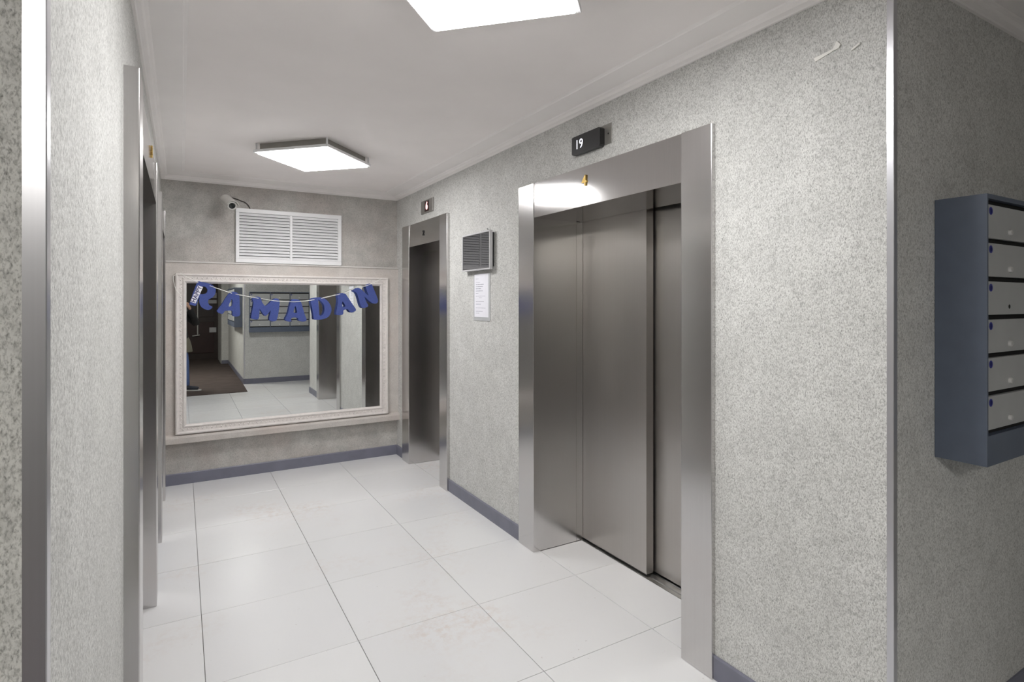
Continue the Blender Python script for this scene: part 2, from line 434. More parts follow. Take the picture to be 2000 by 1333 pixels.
# ------------------------------------------------------------------ elevators
def elevator(key, label, number, num_mat, num_y, num_z, num_size):
    sd, xf, y0, y1, tn, tf, zt = EL[key]
    s = 1 if sd == 'R' else -1
    X = lambda d: xf + s * d
    zo = 2.003 if sd == 'R' else 1.985
    root = thing('elevator_entrance', (X(0.2), (y0 + y1) / 2, 0), label, 'elevator', 'steel elevator entrances of the lobby')
    D = 0.320
    # stainless jambs: a shallow boxed trim that returns into the reveal
    for a, b_ in ((y0 - tn, y0), (y1, y1 + tf)):
        obj('side_jamb', B(X(0), X(D), a, b_, 0.0, zt, bev=0.003, seg=2), M['steel'], root)
    lt = prism(BM(), [(X(0.0030), zo), (X(0.0076), zt - 0.001), (X(D + 0.05), zt - 0.001), (X(D + 0.05), zo)], 'y', y0 + 0.0015, y1 - 0.0015)
    obj('lintel', lt, M['steel_lintel'], root)
    for a, b_ in ((y0 - 0.06, y0 - 0.004), (y1 + 0.004, y1 + 0.06)):
        obj('inner_jamb', B(X(D + 0.002), X(D + 0.052), a, b_, 0.0, zo - 0.001, bev=0.001), M['steel'], root)
    ym = y0 + (y1 - y0) * 0.515
    # two telescoping leaves, the front one at the far side
    obj('door_leaf', B(X(0.373), X(0.425), ym, y1 + 0.035, 0.012, zo + 0.02, bev=0.002, seg=2), M['steel_door'], root)
    obj('door_leaf', B(X(0.437), X(0.480), y0 - 0.035, ym + 0.035, 0.012, zo + 0.02, bev=0.002, seg=2), M['steel_door'], root)
    # grooved aluminium sill
    sl = BM(); d0 = 0.360
    pr = [(X(d0), -0.02), (X(d0), 0.001)]
    for g in (0.384, 0.428, 0.452, 0.496):
        pr += [(X(g), 0.001), (X(g), -0.006), (X(g + 0.010), -0.006), (X(g + 0.010), 0.001)]
    pr += [(X(0.53), 0.001), (X(0.53), -0.02)]
    prism(sl, pr, 'y', y0 - 0.03, y1 + 0.03)
    obj('sill', sl, M['alu'], root)
    sh = BM()
    box(sh, X(0.53), X(0.56), y0 - 0.2, y1 + 0.2, -0.01, zt)
    box(sh, X(0.385), X(0.53), y0 - 0.10, y1 + 0.10, zo + 0.025, zo + 0.05)
    box(sh, X(0.36), X(0.53), y0 - 0.10, y0 - 0.07, 0, zo + 0.02)
    box(sh, X(0.36), X(0.53), y1 + 0.07, y1 + 0.10, 0, zo + 0.02)
    obj('shaft_lining', sh, M['void'], root)
    if number:
        ex = (0, -s, 0)
        me = text_mesh(number, num_size, 0.0035, frame3((X(0.0025), num_y, num_z), ex, (0, 0, 1), (-s, 0, 0)), bold=num_size * 0.018)
        obj('lift_number', me, num_mat, root)
    return root
elevator('right_near', 'wide steel elevator entrance with closed doors and a brass 4 on its lintel', '4', M['brass'], 2.355, 2.131, 0.078)
elevator('right_far', 'narrow steel elevator entrance on the right beside the mirror wall, dark 2 on its lintel', '2', M['black'], 4.62, 2.098, 0.062)
elevator('left_near', 'steel elevator entrance nearest on the left wall, seen edge on', '3', M['brass'], 2.80, 2.125, 0.07)
elevator('left_far', 'steel elevator entrance at the far end of the left wall, a thin sliver', None, None, 0, 0, 0)

# ------------------------------------------------------------------ ceiling light panels
def light_panel(cx, cy, half, label, glow='tube'):
    r = thing('ceiling_light', (cx, cy, 2.49), label, 'ceiling light', 'square ceiling light panels')
    a = math.radians(45); ca, sa = math.cos(a), math.sin(a)
    def rot(bm):
        bmesh.ops.rotate(bm, verts=bm.verts[:], cent=(cx, cy, 0), matrix=Matrix.Rotation(a, 3, 'Z')); return bm
    h = half; z0, z1 = 2.488, 2.506
    fr = BM(); t = 0.017
    for (xa, xb, ya, yb) in ((-h, h, -h, -h + t), (-h, h, h - t, h), (-h, -h + t, -h + t, h - t), (h - t, h, -h + t, h - t)):
        box(fr, cx + xa, cx + xb, cy + ya, cy + yb, z0, z1, bev=0.002)
    obj('frame', rot(fr), M['white'], r)
    tr = BM(); k = h - 0.03
    box(tr, cx - k, cx + k, cy - k, cy + k, z1 - 0.0001, ZC - 0.0002); k = h - t; box(tr, cx - k, cx + k, cy - k, cy + k, z1 - 0.0035, z1 - 0.0001)
    obj('housing', rot(tr), M['plate'], r)
    df = BM(); k = h - t - 0.001
    box(df, cx - k, cx + k, cy - k, cy + k, z0 - 0.009, z1 - 0.004, bev=0.003)
    obj('diffuser', rot(df), M[glow], r)
    for sx in (-1, 1):
        for sy in (-1, 1):
            px, py = cx + sx * (h - 0.014), cy + sy * (h - 0.014)
            po = BM(); lathe(po, [(0, 0.006), (ZC - z1, 0.006)], (px, py, z1), (0, 0, 1), 10)
            obj('corner_post', rot(po), M['white'], r, True)
light_panel(0.795, 1.545, 0.272, 'bright square ceiling panel cut off by the top of the picture')
light_panel(0.800, 4.075, 0.278, 'bright square ceiling panel hung diagonally before the mirror wall')
light_panel(-0.50, -1.60, 0.285, 'square ceiling panel of the entrance vestibule, seen only as a glint on the corner strips', 'lamp')

# ------------------------------------------------------------------ mirror with moulded frame
r = thing('wall_mirror', (0.84, 5.34, 0.42), 'large mirror in a cream ornamented frame on the end wall', 'mirror')
FX0, FX1, FZ0, FZ1 = -0.044, 1.724, 0.421, 1.732
FW = 0.079
PF = [(0, 5.345), (0, 5.312), (0.004, 5.306), (0.012, 5.304), (0.017, 5.309), (0.020, 5.314), (0.026, 5.316), (0.050, 5.318), (0.056, 5.313),
      (0.062, 5.310), (0.068, 5.312), (0.072, 5.320), (FW, 5.326), (FW, 5.345)]
fm = BM()
def side(a, b_, o, inw):     # mitred side from corner a to corner b_ of the outer rectangle, inw = inward direction
    a, b_, inw = Vector(a), Vector(b_), Vector(inw); d = (b_ - a).normalized()
    A = []; C = []
    for off, y in PF:
        pa = a + inw * off + d * off; pb = b_ + inw * off - d * off
        A.append(fm.verts.new((pa.x, y, pa.y))); C.append(fm.verts.new((pb.x, y, pb.y)))
    n = len(PF)
    for i in range(n): fm.faces.new((A[i], A[(i + 1) % n], C[(i + 1) % n], C[i]))
c = [(FX0, FZ0), (FX1, FZ0), (FX1, FZ1), (FX0, FZ1)]
side(c[0], c[1], 0, (0, 1)); side(c[1], c[2], 0, (-1, 0)); side(c[2], c[3], 0, (0, -1)); side(c[3], c[0], 0, (1, 0))
bmesh.ops.remove_doubles(fm, verts=fm.verts[:], dist=1e-5)
obj('frame', fm, M['frame'], r)
om = BM()
def leaf(cx, cz, ang, ln, wd):
    ca, sa = math.cos(ang), math.sin(ang); n = 6; ring = []
    for k in range(n):
        t = 2 * math.pi * k / n; px, pz = math.cos(t) * ln, math.sin(t) * wd
        ring.append(om.verts.new((cx + px * ca - pz * sa, 5.3175, cz + px * sa + pz * ca)))
    top = om.verts.new((cx, 5.3105, cz))
    for k in range(n): om.faces.new((ring[k], ring[(k + 1) % n], top))
mid = 0.038
def run(a, b_):
    a, b_ = Vector(a), Vector(b_); L = (b_ - a).length; n = int(L / 0.034); d = (b_ - a) / n; an = math.atan2(d.y, d.x); nn = Vector((-d.y, d.x)).normalized()
    for i in range(n):
        p = a + d * (i + 0.5); sgn = 1 if i % 2 else -1
        leaf(p.x, p.y, an + sgn * 0.6, 0.0135, 0.0046)
        q = p + nn * 0.008 * sgn; leaf(q.x, q.y, an - sgn * 0.9, 0.0065, 0.003)
        q = p - nn * 0.0085 * sgn + d * 0.3; leaf(q.x, q.y, an + sgn * 0.2, 0.005, 0.003)
run((FX0 + mid, FZ0 + mid), (FX1 - mid, FZ0 + mid)); run((FX0 + mid, FZ1 - mid), (FX1 - mid, FZ1 - mid))
run((FX0 + mid, FZ0 + mid), (FX0 + mid, FZ1 - mid)); run((FX1 - mid, FZ0 + mid), (FX1 - mid, FZ1 - mid))
orn = obj('scroll_ornament', om, M['frame'], r); orn['kind'] = 'stuff'
obj('mirror_glass', B(FX0 + FW - 0.006, FX1 - FW + 0.006, 5.328, 5.342, FZ0 + FW - 0.006, FZ1 - FW + 0.006), M['mirror'], r)

# ------------------------------------------------------------------ letter banner across the mirror
LET = {
'R': ([(0.1085, 1.6521), (0.1407, 1.6628), (0.1831, 1.6545), (0.2184, 1.6396), (0.2412, 1.6113), (0.2427, 1.5769), (0.2285, 1.5453), (0.2058, 1.528), (0.1917, 1.5194), (0.1881, 1.4966), (0.1972, 1.4738), (0.2184, 1.4594), (0.2108, 1.4434), (0.1881, 1.4339), (0.1581, 1.4455), (0.1357, 1.4683), (0.1268, 1.5051), (0.1292, 1.5363), (0.1208, 1.5278), (0.1035, 1.4769), (0.0937, 1.4684), (0.0618, 1.4798), (0.0594, 1.491)], [(0.1432, 1.6243), (0.1681, 1.6258), (0.1841, 1.6078), (0.1856, 1.5907), (0.1781, 1.5735), (0.1581, 1.5648), (0.1357, 1.563), (0.1307, 1.5788)]),
'A': ([(0.3466, 1.572), (0.3726, 1.5855), (0.3988, 1.5794), (0.4199, 1.555), (0.4241, 1.4761), (0.4278, 1.4), (0.4173, 1.3814), (0.391, 1.3771), (0.37, 1.3878), (0.3664, 1.4251), (0.3155, 1.4255), (0.2974, 1.4025), (0.2769, 1.4045), (0.2549, 1.4219), (0.2641, 1.442), (0.2949, 1.4879), (0.3206, 1.5342)], [(0.3664, 1.5256), (0.3674, 1.4675), (0.3388, 1.4658)]),
'M': ([(0.524, 1.529), (0.5619, 1.5439), (0.5865, 1.5322), (0.6001, 1.4935), (0.6249, 1.4636), (0.6525, 1.4845), (0.6803, 1.5144), (0.7083, 1.5296), (0.7364, 1.5145), (0.7364, 1.4511), (0.7195, 1.3547), (0.7027, 1.3339), (0.6747, 1.3343), (0.6553, 1.3497), (0.6636, 1.3975), (0.6664, 1.4275), (0.6359, 1.3858), (0.6139, 1.3861), (0.581, 1.44), (0.5783, 1.4162), (0.5701, 1.3569), (0.5483, 1.3501), (0.5186, 1.3577), (0.5132, 1.3755), (0.5267, 1.4521), (0.5321, 1.4994)], None),
'A.': ([(0.8366, 1.5116), (0.8625, 1.5239), (0.9032, 1.5148), (0.9207, 1.4871), (0.9442, 1.4007), (0.9631, 1.3449), (0.956, 1.3295), (0.9266, 1.3257), (0.8974, 1.3367), (0.8904, 1.3595), (0.8406, 1.3602), (0.8308, 1.3317), (0.8165, 1.3277), (0.7936, 1.3354), (0.7879, 1.3537), (0.8079, 1.396), (0.8222, 1.4568)], [(0.8707, 1.4657), (0.8846, 1.4062), (0.8545, 1.4077)]),
'D': ([(1.0016, 1.518), (1.0392, 1.5368), (1.0935, 1.5401), (1.1361, 1.5183), (1.1667, 1.4805), (1.1821, 1.4362), (1.1728, 1.3921), (1.1483, 1.3609), (1.0995, 1.3428), (1.0452, 1.3405), (1.0272, 1.347), (1.0243, 1.3875), (1.0123, 1.4497)], [(1.0651, 1.5169), (1.0935, 1.5057), (1.1147, 1.4743), (1.122, 1.4303), (1.1129, 1.3927), (1.0947, 1.376), (1.0765, 1.3775), (1.0711, 1.4432)]),
'A..': ([(1.2379, 1.5661), (1.2597, 1.579), (1.3037, 1.5761), (1.3291, 1.5443), (1.3673, 1.4865), (1.4025, 1.4349), (1.3993, 1.4155), (1.3673, 1.4029), (1.3481, 1.4095), (1.3291, 1.4321), (1.2911, 1.4228), (1.288, 1.3909), (1.266, 1.3784), (1.2317, 1.382), (1.2254, 1.3979), (1.2348, 1.4486), (1.2441, 1.5121)], [(1.2817, 1.5058), (1.3101, 1.461), (1.2817, 1.4547)]),
'N': ([(1.3801, 1.6076), (1.4122, 1.6299), (1.4478, 1.6225), (1.4967, 1.5775), (1.5262, 1.5582), (1.5098, 1.6037), (1.4967, 1.6524), (1.523, 1.6704), (1.5527, 1.6663), (1.5759, 1.6175), (1.6026, 1.552), (1.6146, 1.506), (1.5959, 1.4862), (1.5659, 1.4876), (1.5295, 1.5124), (1.4836, 1.5514), (1.5032, 1.4994), (1.5197, 1.4635), (1.4967, 1.4473), (1.4673, 1.4442), (1.4478, 1.4735), (1.4316, 1.5317), (1.4122, 1.5834)], None)}
r = thing('letter_banner', (0.82, 5.29, 1.33), 'blue felt letters spelling RAMADAN strung on white cord across the mirror', 'banner')
for key, (o_, h_) in LET.items():
    me = outline_mesh([o_] + ([h_] if h_ else []), 0.0022, 0.0012, frame3((0, 5.288, 0), (1, 0, 0), (0, 0, 1), (0, -1, 0)))
    l = obj('banner_letter', me, M['felt'], r); l['label'] = 'blue felt letter ' + key[0]
STR = [(-0.0091, 1.7319), (0.0375, 1.7015), (0.1138, 1.6597), (0.1579, 1.6478), (0.2062, 1.6316), (0.362, 1.5736), (0.3969, 1.5652), (0.5673, 1.5312), (0.5956, 1.5269), (0.6982, 1.5094), (0.7987, 1.5027), (0.8583, 1.5005), (0.9709, 1.5096), (1.0237, 1.5189), (1.0995, 1.533), (1.2547, 1.5712), (1.2965, 1.5809), (1.3813, 1.6198), (1.4434, 1.6301), (1.4965, 1.65), (1.5354, 1.6651), (1.6491, 1.7207)]
sm = BM()
# the cord shows between the letters and runs behind the middle of each
behind = ((0.1138, 0.2062), (0.362, 0.3969), (0.5673, 0.5956), (1.0237, 1.0995), (1.2547, 1.2965), (1.3813, 1.4965))
cord = []
for (x0, z0), (x1, z1) in zip(STR, STR[1:]):
    for k in range(4):
        x = x0 + (x1 - x0) * k / 4; cord.append((x, 5.2925 if any(a + 0.001 < x < b_ - 0.001 for a, b_ in behind) else 5.2818, z0 + (z1 - z0) * k / 4))
cord.append((STR[-1][0], 5.2818, STR[-1][1]))
tube(sm, cord, 0.0026, 6)
obj('string', sm, M['string'], r, True)
tube_l = BM(); LP = [(-0.036, 1.7215), (-0.0500, 1.712), (-0.0587, 1.7061), (-0.0570, 1.680), (-0.0552, 1.665), (-0.0481, 1.6281), (-0.0375, 1.5952), (-0.0198, 1.5748), (-0.0055, 1.5583)]
tube(tube_l, [(x, 5.296, z) for x, z in LP], 0.0022, 6)
obj('string_tail', tube_l, M['string'], r, True)
# HAPPY tag glued on the stem of the R
A_, D_ = Vector((0.0617, 1.5023)), Vector((0.0975, 1.4854)); Bt = Vector((0.1158, 1.6362))
u_ = (Bt - A_).normalized(); v_ = Vector((u_.y, -u_.x)); L_ = (Bt - A_).length; W_ = (D_ - A_).length
ctr = A_ + u_ * L_ / 2 + v_ * W_ / 2
tgm = BM()
cs = [A_, A_ + v_ * W_, A_ + v_ * W_ + u_ * L_, A_ + u_ * L_]
prism(tgm, [(p.x, p.y) for p in cs], 'y', 5.2815, 5.2842)
tg = obj('happy_tag', tgm, M['paper'], r); tg['label'] = 'white card tag reading HAPPY'
me = text_mesh('HAPPY', 0.046, 0.0004, frame3((ctr.x, 5.2812, ctr.y), (u_.x, 0, u_.y), (-v_.x, 0, -v_.y), (0, -1, 0)), bold=0.0009)
obj('lettering', me, M['navy'], tg)

# ------------------------------------------------------------------ ventilation grille
r = thing('ventilation_grille', (0.84, YB, 1.84), 'white louvred ventilation grille above the mirror', 'vent')
VX0, VX1, VZ0, VZ1 = 0.399, 1.290, 1.838, 2.306
g = BM(); fw = 0.036
box(g, VX0, VX1, 5.352, YB, VZ1 - fw, VZ1, bev=0.003); box(g, VX0, VX1, 5.352, YB, VZ0, VZ0 + fw, bev=0.003)
box(g, VX0, VX0 + 0.028, 5.352, YB, VZ0 + fw, VZ1 - fw, bev=0.003); box(g, VX1 - 0.034, VX1, 5.352, YB, VZ0 + fw, VZ1 - fw, bev=0.003)
obj('frame', g, M['white'], r)
obj('centre_bar', B(0.836, 0.857, 5.352, YB, VZ0 + fw, VZ1 - fw, bev=0.003), M['white'], r)
obj('backing', B(VX0 + 0.01, VX1 - 0.01, 5.376, YB - 0.0005, VZ0 + 0.01, VZ1 - 0.01), M['void'], r)
NS = 15; zs0, zs1 = VZ0 + fw, VZ1 - fw; pitch = (zs1 - zs0) / NS
for xa, xb in ((VX0 + 0.028, 0.836), (0.857, VX1 - 0.034)):
    src = None
    for i in range(NS):
        zc = zs0 + pitch * (i + 0.5)
        if src is None:
            pr = [(5.3555, zc + -0.0098), (5.3575, zc - 0.0108), (5.3745, zc + 0.0098), (5.373, zc + 0.0108)]
            src = obj('slat', prism(BM(), [(5.3545, zc - 0.0118), (5.3570, zc - 0.0126), (5.3755, zc + 0.0120), (5.3735, zc + 0.0128)], 'x', xa, xb), M['white'], r)
        else: share(src, (0, 0, pitch * i), r)

# ------------------------------------------------------------------ bullet camera and its cable
r = thing('security_camera', (0.321, YB, 2.372), 'white bullet security camera on the wall left of the grille', 'security camera')
ax = (Vector((0.354, 5.12, 2.284)) - Vector((0.318, 5.26, 2.349))).normalized(); p0 = Vector((0.318, 5.262, 2.349))
obj('wall_mount', lathe(BM(), [(0, 0.030), (0.012, 0.030), (0.018, 0.024), (0.03, 0.013), (0.09, 0.012)], (0.316, YB, 2.372), (0, -1, -0.08), 20), M['camwhite'], r, True)
obj('body', lathe(BM(), [(-0.030, 0.012), (-0.024, 0.030), (-0.008, 0.040), (0.02, 0.0415), (0.10, 0.0375), (0.150, 0.0365), (0.158, 0.034)], p0, ax, 28), M['camwhite'], r, True)
obj('front_ring', lathe(BM(), [(0.158, 0.0345), (0.166, 0.0335), (0.168, 0.028), (0.160, 0.026)], p0, ax, 28), M['camwhite'], r, True)
obj('lens', lathe(BM(), [(0.155, 0.025), (0.1655, 0.0235), (0.168, 0.012), (0.1685, 0.003)], p0, ax, 24), M['lens'], r, True)
sh = BM(); u = ax.cross(Vector((0, 0, 1))).normalized(); v = u.cross(ax)
ringA = []; ringB = []; 
for k in range(13):
    t = math.radians(10 + 160 * k / 12)
    for rad, rg in ((0.046, ringA), (0.049, ringB)):
        q = u * math.cos(t) * rad + v * math.sin(t) * rad
        rg.append((sh.verts.new(p0 + ax * 0.0 + q), sh.verts.new(p0 + ax * 0.185 + q)))
for k in range(12):
    for rg in (ringA, ringB): sh.faces.new((rg[k][0], rg[k + 1][0], rg[k + 1][1], rg[k][1]))
    sh.faces.new((ringA[k][0], ringA[k + 1][0], ringB[k + 1][0], ringB[k][0])); sh.faces.new((ringA[k][1], ringA[k + 1][1], ringB[k + 1][1], ringB[k][1]))
for k in (0, 12): sh.faces.new((ringA[k][0], ringA[k][1], ringB[k][1], ringB[k][0]))
obj('sun_hood', sh, M['camwhite'], r, True)
cb = [(0.33, 5.345, 2.375), (0.350, 5.362, 2.391), (0.368, 5.372, 2.392), (0.391, 5.374, 2.386), (0.419, 5.374, 2.38), (0.439, 5.374, 2.370), (0.467, 5.374, 2.364), (0.487, 5.374, 2.35), (0.503, 5.374, 2.33), (0.512, 5.372, 2.307)]
obj('cable', tube(BM(), cb, 0.0042, 8), M['cable'], r, True)

# ------------------------------------------------------------------ wall screen, notice sheet, floor displays
r = thing('wall_screen', (1.815, 3.58, 1.73), 'small dark wall screen in a silver bezel between the right elevators', 'screen')
obj('rear_case', B(1.815, XR - 0.001, 3.372, 3.790, 1.742, 1.976, bev=0.004), M['black'], r)
bz = BM(); y0, y1, z0, z1 = 3.360, 3.797, 1.722, 1.988
for a in ((y0, y1, z1 - 0.010, z1), (y0, y1, z0, z0 + 0.010), (y0, y0 + 0.012, z0 + 0.01, z1 - 0.01), (y1 - 0.010, y1, z0 + 0.01, z1 - 0.01)):
    box(bz, 1.793, 1.8155, a[0], a[1], a[2], a[3], bev=0.0015)
obj('bezel', bz, M['silver'], r)
obj('screen_glass', B(1.797, 1.8152, y0 + 0.012, y1 - 0.010, z0 + 0.010, z1 - 0.010), M['screen'], r)
obj('top_hook', tube(BM(), [(1.832, 3.46, 1.975), (1.828, 3.455, 2.005), (1.815, 3.45, 2.008)], 0.004, 6), M['silver'], r, True)
r = thing('notice_sheet', (XR - 0.002, 3.55, 1.367), 'white printed notice in a clear sleeve below the dark wall screen', 'notice')
obj('sleeve', B(XR - 0.004, XR - 0.0005, 3.428, 3.682, 1.366, 1.705, bev=0.001), M['sleeve'], r)
obj('paper', B(XR - 0.0055, XR - 0.0042, 3.450, 3.664, 1.392, 1.697), M['paper'], r)
pl = BM()
for z, ya, yb, h in ((1.664, 3.600, 3.640, 0.003), (1.640, 3.575, 3.640, 0.0025), (1.624, 3.520, 3.640, 0.006), (1.609, 3.530, 3.640, 0.006), (1.594, 3.560, 3.640, 0.006), (1.578, 3.535, 3.640, 0.005), (1.561, 3.600, 3.640, 0.003),
                     (1.541, 3.490, 3.640, 0.003), (1.529, 3.545, 3.590, 0.003), (1.503, 3.515, 3.640, 0.004), (1.484, 3.565, 3.640, 0.004), (1.457, 3.490, 3.640, 0.0025), (1.433, 3.530, 3.640, 0.004), (1.420, 3.580, 3.640, 0.003)):
    y = yb
    while y > ya + 0.004:
        L = random.uniform(0.008, 0.026); box(pl, XR - 0.0059, XR - 0.0055, max(ya, y - L), y, z - h / 2, z + h / 2); y -= L + 0.004
pp = obj('printed_lines', pl, M['print'], r); pp['kind'] = 'stuff'
r = thing('floor_display', (XR - 0.02, 2.34, 2.28), 'black floor display showing 19 above the wide elevator', 'display')
obj('mounting_plate', B(XR - 0.004, XR - 0.0005, 2.155, 2.42, 2.286, 2.388, bev=0.0015), M['plate'], r)
obj('plate_screw', lathe(BM(), [(0, 0.0045), (0.002, 0.004)], (XR - 0.004, 2.180, 2.338), (-1, 0, 0), 10), M['black'], r, True)
pr = [(2.217, 2.281), (2.438, 2.281), (2.444, 2.287), (2.444, 2.370), (2.438, 2.376), (2.217, 2.376), (2.209, 2.368), (2.209, 2.289)]
obj('housing', prism(BM(), pr, 'x', 1.801, XR - 0.0045), M['black'], r)
me = text_mesh('19', 0.070, 0.0006, frame3((1.8003, 2.380, 2.327), (0, -1, 0), (0, 0, 1), (-1, 0, 0)), bold=-0.0006)
obj('digits', me, M['digit_white'], r)
r = thing('floor_display', (XR - 0.01, 4.58, 2.27), 'small grey plate with a red lit 6 above the narrow elevator', 'display')
obj('face_plate', B(XR - 0.010, XR - 0.0005, 4.436, 4.712, 2.270, 2.383, bev=0.0015), M['plate'], r)
obj('window', B(XR - 0.0115, XR - 0.0102, 4.522, 4.620, 2.283, 2.372), M['redglass'], r)
me = text_mesh('6', 0.088, 0.0005, frame3((XR - 0.0120, 4.572, 2.327), (0, -1, 0), (0, 0, 1), (-1, 0, 0)), bold=0.0035)
obj('digit', me, M['digit_red'], r)
r = thing('tape_scrap', (XR - 0.003, 1.05, 2.30), 'shreds of clear tape left high on the right wall', 'tape')
for pts, d in (([(1.062, 2.318), (1.046, 2.345), (1.034, 2.330), (1.040, 2.320)], 0.006), ([(1.000, 2.301), (0.974, 2.313), (0.974, 2.307), (1.000, 2.296)], 0.006), ([(1.125, 2.318), (1.062, 2.325), (1.060, 2.318), (1.12, 2.305)], 0.003)):
    obj('shred', prism(BM(), pts, 'x', XR - d, XR - 0.001), M['string'], r)

# ------------------------------------------------------------------ mailbox banks
def mailbox_bank(mtx, ncol, nrow, pitch_z, label, loc, blank=()):
    """local frame: x along the wall, y out of the wall, z up from the lower edge"""
    r = thing('mailbox_bank', loc, label, 'mailboxes', 'blue grey mailbox banks of the hall')
    D = 0.138; CW = 0.342; W = ncol * CW + 0.012; foot = 0.092; top = foot + nrow * pitch_z + 0.014 + 0.018
    def put(name, bm, mat, par, smooth=False):
        bmesh.ops.transform(bm, matrix=mtx, verts=bm.verts[:])
        return obj(name, bm, mat, par, smooth)
    cs = BM(); t = 0.008
    box(cs, 0, t, 0.001, D, 0, top); box(cs, W - t, W, 0.001, D, 0, top)
    box(cs, t, W - t, 0.001, D, top - 0.014, top); box(cs, t, W - t, 0.001, D, 0, foot)
    box(cs, t, W - t, 0.001, 0.005, foot, top - 0.014)
    for i in range(1, ncol): box(cs, i * CW - 0.004 + 0.006, i * CW + 0.004 + 0.012, 0.005, D, foot, top - 0.014)
    put('case', cs, M['mailcase'], r)
    bk = BM(); box(bk, t, W - t, 0.0051, D - 0.018, foot, top - 0.0141); put('dark_inside', bk, M['void'], r)
    k = 0
    for i in range(ncol):
        xa, xb = i * CW + 0.011, (i + 1) * CW - 0.001
        for j in range(nrow):
            zt = top - 0.014 - 0.017 - j * pitch_z + 0.0; zb = zt - pitch_z + 0.0150
            d = put('door', B(xa, xb, D - 0.016, D - 0.003, zb, zt, bev=0.0012), M['maildoor'], r)
            lx = (xa + xb) / 2 - 0.008; lz = zt - 0.077
            ring = lathe(BM(), [(0, 0.0120), (0.0008, 0.0120), (0.0008, 0.0072), (0, 0.0072)], (xa + 0.022, D - 0.0030, zt - 0.019), (0, 1, 0), 16)
            if k in blank: bmesh.ops.delete(ring, geom=[], context='VERTS')
            put('number_mark', ring, M['ink'], d)
            tick = B(xa + 0.0205, xa + 0.0232, D - 0.003, D - 0.0021, zt - 0.024, zt - 0.0145)
            put('number_stroke', tick, M['ink'], d)
            if k in blank:
                put('lock_hole', lathe(BM(), [(0, 0.0068), (0.0006, 0.0066)], (lx, D - 0.003, lz), (0, 1, 0), 16), M['void'], d)
            else:
                put('lock', lathe(BM(), [(0, 0.0095), (0.004, 0.0095), (0.0075, 0.0085), (0.0085, 0.005)], (lx, D - 0.003, lz), (0, 1, 0), 18), M['chrome'], d, True)
            k += 1
    return r
Rz = lambda a: Matrix.Rotation(a, 4, 'Z')
# on the right return wall (faces -y); local x runs along +x only if the bank is turned by 180 degrees and mirrored, so map explicitly
mA = frame3((2.087, YCR, 1.003), (1, 0, 0), (0, -1, 0), (0, 0, 1))
mailbox_bank(mA, 3, 6, 0.1166, 'blue grey mailbox bank at the right edge beside the bright corner strip', (2.60, YCR, 1.003), blank=(2,))
mB = frame3((1.062, YH, 0.945), (1, 0, 0), (0, 1, 0), (0, 0, 1))
mailbox_bank(mB, 3, 5, 0.1230, 'three-column mailbox bank seen in the middle of the mirror', (1.58, YH, 0.945))
mC = frame3((XV, -0.97, 1.03), (0, -1, 0), (-1, 0, 0), (0, 0, 1))
mailbox_bank(mC, 5, 5, 0.1230, 'mailbox bank on the vestibule side wall, end on in the mirror', (XV, -1.8, 1.03))

# ------------------------------------------------------------------ mat and entrance door (seen in the mirror)
mt = BM(); prism(mt, [(XW + 0.02, 0.42), (0.95, 0.30), (XV - BT - 0.004, -0.66), (XV - BT - 0.004, YV + 0.015), (XJ - 0.01, YV + 0.005), (XJ - 0.01, YD + 0.07), (-0.88, YD + 0.07), (-0.88, YV + 0.015), (XW + 0.02, YV + 0.015)], 'z', 0.0005, 0.009)
tag(obj('entrance_mat', mt, M['mat']), 'large dark brown entrance mat on the hall floor, seen in the mirror', 'mat')
dr = struct('door_1', B(-0.90, XJ, YD, YD + 0.05, 0.0, ZC), M['door'], 'dark brown entrance door seen in the mirror')
for xa, xb in ((-0.80, -0.06), (0.06, 0.74)):
    obj('door_panel', B(xa, xb, YD + 0.05, YD + 0.066, 0.16, 0.98, bev=0.006), M['redwood'], dr)
    obj('door_panel', B(xa, xb, YD + 0.05, YD + 0.062, 1.10, 2.05, bev=0.006), M['door'], dr)
hd = tube(BM(), [(0.36, YD + 0.066, 0.66), (0.36, YD + 0.12, 0.66), (0.36, YD + 0.125, 1.52), (0.36, YD + 0.066, 1.52)], 0.016, 10)
obj('door_handle', hd, M['chrome'], dr, True)
obj('latch', tube(BM(), [(0.40, YD + 0.066, 0.64), (0.40, YD + 0.13, 0.64), (0.24, YD + 0.135, 0.62)], 0.016, 8), M['chrome'], dr, True)
for xa, xb, za, zb in ((0.63, 0.79, 0.70, 0.83), (0.60, 0.80, 1.46, 1.55), (0.55, 0.80, 1.60, 1.74)):
    obj('notice_plate', B(xa, xb, YD + 0.066, YD + 0.072, za, zb, bev=0.001), M['silver'], dr)

# ------------------------------------------------------------------ the photographer, seen at the left edge of the mirror
def skin(name, verts, edges, mat, parent, levels=1, root=0, mtx=Matrix()):
    me = bpy.data.meshes.new(name); me.from_pydata([v[:3] for v in verts], edges, [])
    o = bpy.data.objects.new(name, me); COL.objects.link(o)
    mod = o.modifiers.new('skin', 'SKIN'); mod.use_smooth_shade = True; mod.branch_smoothing = 0.4
    for i, v in enumerate(verts):
        sv = me.skin_vertices[0].data[i]
        rx = v[3]; ry = v[4] if len(v) > 4 else v[3]
        sv.radius = (rx, ry); sv.use_root = (i == root)
    ss = o.modifiers.new('sub', 'SUBSURF'); ss.levels = levels; ss.render_levels = levels
    dg = bpy.context.evaluated_depsgraph_get(); dg.update()
    m2 = bpy.data.meshes.new_from_object(o.evaluated_get(dg)); bpy.data.objects.remove(o)
    m2.transform(mtx)
    return obj(name, m2, mat, parent, True, 80)
PB = Vector((-0.085, -0.345, 0.0095)); PA = -YAW - math.radians(8)
PM = Matrix.Translation(PB) @ Rz(PA)          # local: x to the person's right, y forward
